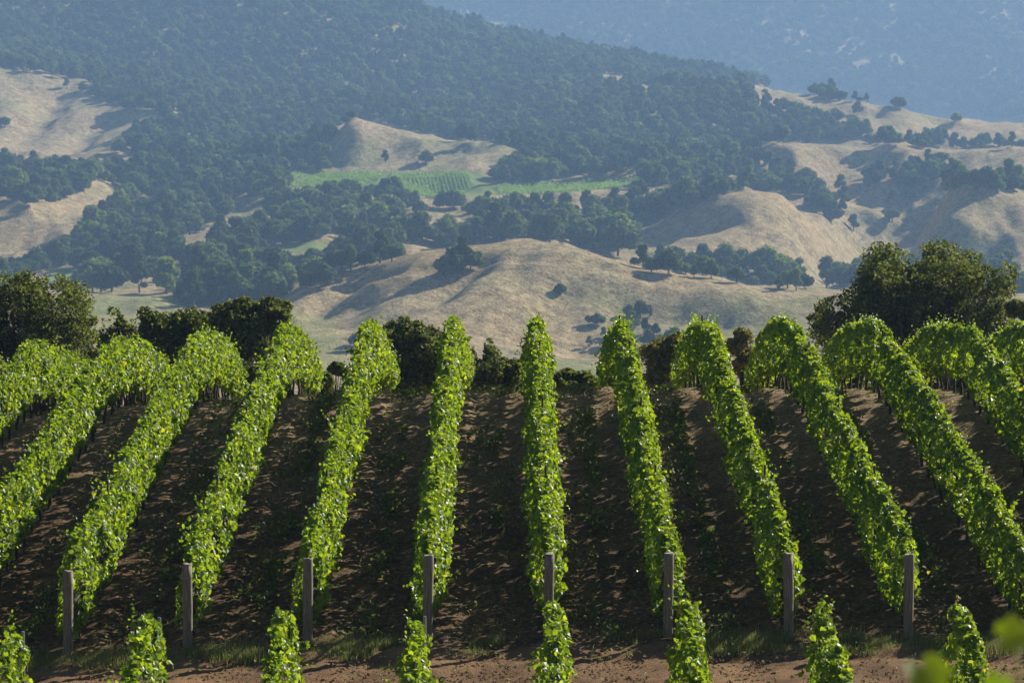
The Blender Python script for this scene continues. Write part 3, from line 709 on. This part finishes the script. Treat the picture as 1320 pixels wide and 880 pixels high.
def vine_row(i, y0, y1, label, group, per_m=980, seed=0, end_stake=False, lf=.124, top=2.04):
    r_ = np.random.RandomState(1000 + seed); x0 = row_x(i)
    g0 = float(near_z(np.array([x0]), np.array([y0]))[0])
    t = empty('vine_row', (x0, y0, g0)); tag(t, label, 'vine row', group)
    n_ = int((y1 - y0) * per_m); Yl = r_.uniform(y0, y1, n_)
    endf = np.clip((Yl - y0) / .8, 0, 1) ** .5 * np.clip((y1 - Yl) / .8, 0, 1) ** .5
    a = r_.uniform(-.38 * math.pi, 1.38 * math.pi, n_)
    wn = noise1(Yl * .85, seed + 1); wn2 = noise1(Yl * 2.7, seed + 2); side = np.cos(a)
    wl = np.where(side > 0, noise1(Yl * 1.3, seed + 5), noise1(Yl * 1.3, seed + 6))
    hw = (.205 + .12 * wn + .15 * (wl - .5)) * (.75 + .25 * endf)
    bot = .50 - .035 * np.clip(63 - Yl, 0, 7) + .14 * noise1(Yl * 1.6, seed + 3) + .09 * np.cos((Yl - y0 - .5) * 2 * math.pi / 1.15); tp = top - .20 + .30 * noise1(Yl * .45, seed + 4) + .26 * (wn2 - .5) - .3 * (1 - endf)
    hc = (bot + tp) / 2; hh = (tp - bot) / 2
    rho = 1 - np.abs(r_.normal(0, .22, n_)) + .1 * r_.rand(n_) ** 3
    cs = np.sign(side) * np.abs(side) ** .65; sn = np.sin(a)
    px_ = hw * cs * rho; ph_ = hc + hh * np.sign(sn) * np.abs(sn) ** .8 * np.where(sn > 0, rho * .3 + .7, 1)
    hr = np.clip((ph_ - bot) / (tp - bot), 0, 1); px_ = px_ * (.80 + 1.5 * hr * (1 - hr) ** 1.5 * 1.6 - .64 * hr ** 1.6)
    bump = .13 * (vnoise(Yl * 3.1 + side * 5, ph_ * 3.1, 8) - .5) * 2
    px_ = px_ + np.sign(side) * bump
    P = np.stack([px_, Yl, ph_], 1)
    N = np.stack([side * 1.0, r_.normal(0, .1, n_) - .08, .30 + .7 * np.clip(sn, 0, 1)], 1) + r_.normal(0, .72, (n_, 3))
    sz = r_.uniform(.5, 1.25, n_) * lf
    holes = fbm(Yl * 2.0 + side + seed * 7, ph_ * 2.4 + side * 9, 12, 2) > .36; P = P[holes]; N = N[holes]; sz = sz[holes]
    # shoots reaching out of the hedge
    Ps = [P]; Ns = [N]; Zs = [sz]
    for k in range(int((y1 - y0) * 5)):
        ys_ = r_.uniform(y0 + .2, y1 - .2); m_ = r_.randint(4, 9); up = r_.rand() < .7
        tt = np.linspace(0, 1, m_)[:, None]
        if up:
            s = np.array([[r_.normal(0, .10), ys_, top - .18]]); e = s + np.array([[r_.normal(0, .12), r_.normal(0, .15), r_.uniform(.10, .46)]])
        else:
            sg = r_.choice([-1, 1]); s = np.array([[sg * .3, ys_, r_.uniform(.7, 1.7)]]); e = s + np.array([[sg * r_.uniform(.12, .32), r_.normal(0, .15), r_.uniform(-.35, .1)]])
        Ps.append(s + (e - s) * tt + r_.normal(0, .025, (m_, 3))); Ns.append(r_.normal(0, .7, (m_, 3)) + np.array([0, -.2, .6])); Zs.append(np.linspace(.95, .45, m_) * lf)
    P = np.concatenate(Ps); N = np.concatenate(Ns); sz = np.concatenate(Zs)
    P[:, 2] += near_z(np.full(len(P), x0), P[:, 1]) - g0; P[:, 1] -= y0
    v, q = leaves(P, N, sz, r_)
    obj('foliage', mesh_np('foliage', v, [q]), M['vine'], t)
    for k, yy in enumerate(np.arange(y0 + .5, y1, 1.15)):
        yy += r_.normal(0, .06); o = obj('trunk', trunk_meshes[k % 4], parent=t)
        o.location = (r_.normal(0, .03), yy - y0, float(near_z(np.array([x0]), np.array([yy]))[0]) - g0); o.rotation_euler = (0, r_.normal(0, .05), r_.choice([0, math.pi]))
    for yy in np.arange(y0 + 5.2, y1 - 2, 6.9):
        o = obj('stake', stake_me, parent=t); o.location = (.02, yy - y0, float(near_z(np.array([x0]), np.array([yy]))[0]) - g0)
    if end_stake:
        o = obj('stake', steel_me, parent=t); o.location = (.12, y1 - y0 + .05, float(near_z(np.array([x0]), np.array([y1]))[0]) - g0)
    # two trellis wires inside the hedge
    g = Geo(); ya = np.linspace(y0, y1, 14)
    for hh_ in (.93, 1.45):
        g.tube([(0, yy - y0, float(near_z(np.array([x0]), np.array([yy]))[0]) - g0 + hh_) for yy in ya], [.004] * 14, 4)
    obj('wire', g.build('wire'), M['steel'], t)

nth = ['leftmost', 'second', 'third', 'fourth', 'fifth', 'sixth', 'seventh', 'rightmost']
for i in range(-7, 9):
    k = i + 4
    if 0 <= k < 8:
        lb = f'long leafy vine row climbing from behind the {nth[k]} wooden end post' + (' from the left' if 0 < k < 7 else '')
    else:
        lb = {-5: 'vine row next left of the one behind the leftmost post', -6: 'second vine row left of the one behind the leftmost post, crossing the left edge',
              -7: 'outermost left vine row, only its far end in the corner', 4: 'vine row next right of the one behind the rightmost post',
              5: 'second vine row right of the one behind the rightmost post, cut by the right edge', 6: 'outermost right vine row, only its far top showing under the big oak',
              7: 'vine row just outside the right edge of the photo', 8: 'second vine row outside the right edge of the photo'}[i]
    vine_row(i, 56.5, 92 + .4 * math.sin(i * 2.1), lb, 'long vine rows climbing the slope', seed=i + 20)
for i in range(-4, 6):
    k = i + 4
    lb = f'{nth[k]} of the eight short vine row ends at the bottom of the photo' if k < 8 else ('vine row end just right of the photo, beyond the rightmost short one' if k == 8 else 'second short vine row end outside the right side of the photo')
    vine_row(i, 42.5, 50.3 + .25 * math.sin(i * 1.7), lb, 'short vine row ends below the earth track', per_m=900, seed=i + 60, end_stake=True, top=2.26)

# wooden end posts
for i in range(-4, 4):
    r_ = np.random.RandomState(i + 200); x0 = row_x(i); yq = 56.0; gz = float(near_z(np.array([x0]), np.array([yq]))[0])
    t = empty('end_post', (x0, yq, gz)); tag(t, f'{nth[i+4]}{" from the left" if 0 < i + 4 < 7 else ""} of the eight weathered wooden end posts', 'post', 'wooden end posts of the vine rows')
    t.rotation_euler = (r_.normal(0, .012), r_.normal(0, .010), r_.uniform(0, 6))
    g = Geo(); hs = np.linspace(-.3, 1.70, 9); rr = .099 + r_.normal(0, .002, 9)
    g.tube([(0.004 * math.sin(h_ * 3), 0, h_) for h_ in hs] + [(0, 0, 1.712)], list(rr) + [.092], 16)
    obj('post_shaft', g.build('post_shaft', True), M['wood'], t)
    g = Geo(); g.tube([(0, 0, 1.7135), (0, 0, 1.718)], [.091, .085], 16); obj('post_top', g.build('post_top'), M['end'], t)
    g = Geo()
    for hh_ in (.9, 1.45):
        c_ = [(math.cos(a) * .104, math.sin(a) * .104, hh_) for a in np.linspace(0, 2 * math.pi, 14)]
        g.tube(c_, [.004] * 14, 4)
    obj('wire_tie', g.build('wire_tie'), M['steel'], t)

# weeds between the rows, grass along the track
r_ = np.random.RandomState(9); n_ = 60000
rowi = r_.randint(-7, 8, n_); Yw = r_.uniform(56.3, 92, n_); off = np.where(r_.rand(n_) < .62, r_.normal(-1.12, .13, n_), r_.uniform(-1.9, -.9, n_))
Xw = RX0 + RSP * rowi + off; k = fbm(Xw * 1.3, Yw * .55, 15, 3) > .53; Xw = Xw[k]; Yw = Yw[k]
P = np.stack([Xw, Yw, near_z(Xw, Yw) + r_.rand(len(Xw)) ** 1.6 * .16 + .01], 1)
v, q = cards(P, r_.normal(0, .8, P.shape) + np.array([0, 0, .5]), r_.uniform(.05, .13, len(P)), r_)
tag(obj('weeds', mesh_np('weeds', v, [q]), M['weed']), 'patchy green weeds growing in lines between the vine rows', 'weeds', kind='stuff')

def blades(name, X, Y, hgt, wid, mt, label, r_):
    n_ = len(X); z = near_z(X, Y); A = r_.uniform(0, 6.28, n_); ln = r_.normal(0, .35, (n_, 2)) * hgt[:, None]
    b0 = np.stack([X - np.cos(A) * wid, Y - np.sin(A) * wid, z - .06], 1); b1 = np.stack([X + np.cos(A) * wid, Y + np.sin(A) * wid, z - .06], 1)
    tp = np.stack([X + ln[:, 0], Y + ln[:, 1], z + hgt], 1)
    v = np.stack([b0, b1, tp], 1).reshape(-1, 3); t = np.arange(n_ * 3).reshape(-1, 3)
    tag(obj(name, mesh_np(name, v, [t]), M[mt]), label, 'grass', kind='stuff')
n_ = 70000; Xg = r_.uniform(-12, 13, n_); Yg = r_.normal(55.55, .38, n_)
k = (fbm(Xg * .9, Yg * 1.4, 25, 3) > .42) & (Yg > 54.7); Xg = Xg[k]; Yg = Yg[k]
blades('grass', Xg, Yg, r_.uniform(.04, .20, len(Xg)) * (.5 + fbm(Xg * .8, Yg, 26)), .007, 'dry', 'strip of short dry and green grass between the end posts and the earth track', r_)
n_ = 26000; Xg = r_.uniform(-17, 16, n_); Yg = r_.uniform(56, 92, n_); k = fbm(Xg * .8, Yg * .8, 28, 3) > .52; Xg = Xg[k]; Yg = Yg[k]
blades('dry_grass', Xg, Yg, r_.uniform(.03, .12, len(Xg)), .008, 'dry', 'sparse straw coloured grass on the soil between the vine rows', r_)
n_ = 16000; Xl = r_.uniform(-17, 16, n_); Yl_ = r_.uniform(51, 92, n_); P = np.stack([Xl, Yl_, near_z(Xl, Yl_) + .09 + r_.uniform(-.04, .03, n_)], 1)
v, q = cards(P, r_.normal(0, .35, P.shape) + np.array([0, 0, 1]), r_.uniform(.03, .09, n_), r_)
tag(obj('leaf_litter', mesh_np('leaf_litter', v, [q]), M['dry']), 'dry fallen leaves and straw scattered on the soil', 'leaf litter', kind='stuff')
# clods on the track
n_ = 5000; Xc = r_.uniform(-12, 13, n_); Yc = r_.uniform(50.6, 55, n_); s_ = r_.uniform(.008, .035, n_)
o8 = np.array([(1, 0, 0), (0, 1, 0), (-1, 0, 0), (0, -1, 0), (0, 0, .8), (0, 0, -.5)]); V = np.stack([Xc, Yc, near_z(Xc, Yc) - .05], 1)[:, None] + o8[None] * s_[:, None, None] * r_.uniform(.7, 1.4, (n_, 6, 1))
tf = np.array([(0, 1, 4), (1, 2, 4), (2, 3, 4), (3, 0, 4), (1, 0, 5), (2, 1, 5), (3, 2, 5), (0, 3, 5)])
tag(obj('clods', mesh_np('clods', V.reshape(-1, 3), [(np.arange(n_)[:, None, None] * 6 + tf[None]).reshape(-1, 3)]), M['soil']), 'loose clods of reddish earth on the track', 'earth clods', kind='stuff')

# the vine close below the camera: its top leaves blur into the bottom right corner
yv = 6.2; xv = (1250 - 660) / F * yv; gz = float(near_z(np.array([xv]), np.array([yv]))[0])
t = empty('grape_vine', (xv, yv, gz)); tag(t, 'out of focus vine with big blurred green leaves in the bottom right corner', 'vine')
def at(px, py, Yq): return (((px - 660) / F) * Yq - xv, Yq - yv, float(z_at(py, Yq)) - gz)
ang = np.linspace(0, 2 * math.pi, 21)[:-1] + math.pi / 2
rad = np.array([1.0, .86, .68, .80, .92, .74, .66, .78, .72, .60, .16, .60, .72, .78, .66, .74, .92, .80, .68, .86])
def big_leaf(c, size, nrm, rot):
    N_ = Vector(nrm).normalized(); T_ = Vector((math.sin(rot), 0, math.cos(rot))); T_ = (T_ - N_ * T_.dot(N_)).normalized(); B_ = N_.cross(T_)
    v = [Vector(c)] + [Vector(c) + (B_ * math.cos(a) + T_ * math.sin(a)) * r__ * size * .5 + N_ * (.10 * size * abs(math.cos(a)) ** 2) for a, r__ in zip(ang, rad)]
    return [tuple(x) for x in v], [(0, 1 + j, 1 + (j + 1) % 20) for j in range(20)]
r_ = np.random.RandomState(4); g = Geo(); canes = Geo()
LV = [(1200, 868, 5.9, .135, 2.9), (1312, 820, 6.0, .115, 1.2), (1296, 880, 6.1, .08, 3.4)]
LV += [(1210 + r_.uniform(-120, 160), 905 + r_.rand() * 500, 6.2 + r_.normal(0, .15), r_.uniform(.08, .14), r_.uniform(2, 4.5)) for _ in range(220)]
for (px, py, yy, sz, rt) in LV:
    v, tt = big_leaf(at(px, py, yy), sz, (r_.normal(0, .4), -1, .5 + r_.normal(0, .3)), rt); g.add(v, None, tt)
obj('foliage', g.build('foliage', True), M['vine'], t)
canes.tube([(0, 0, .8), at(1230, 1100, 6.15), at(1205, 960, 6.0), at(1200, 880, 5.92)], [.012, .007, .004, .002], 6)
canes.tube([(0, 0, .8), at(1290, 1100, 6.15), at(1325, 950, 6.05), at(1318, 830, 6.01)], [.012, .007, .004, .002], 6)
canes.tube([(0, 0, .8), at(1260, 1100, 6.15), at(1285, 960, 6.1), at(1294, 888, 6.1)], [.010, .006, .004, .002], 6)
obj('cane', canes.build('cane', True), M['vine'], t); obj('trunk', trunk_meshes[0], parent=t)
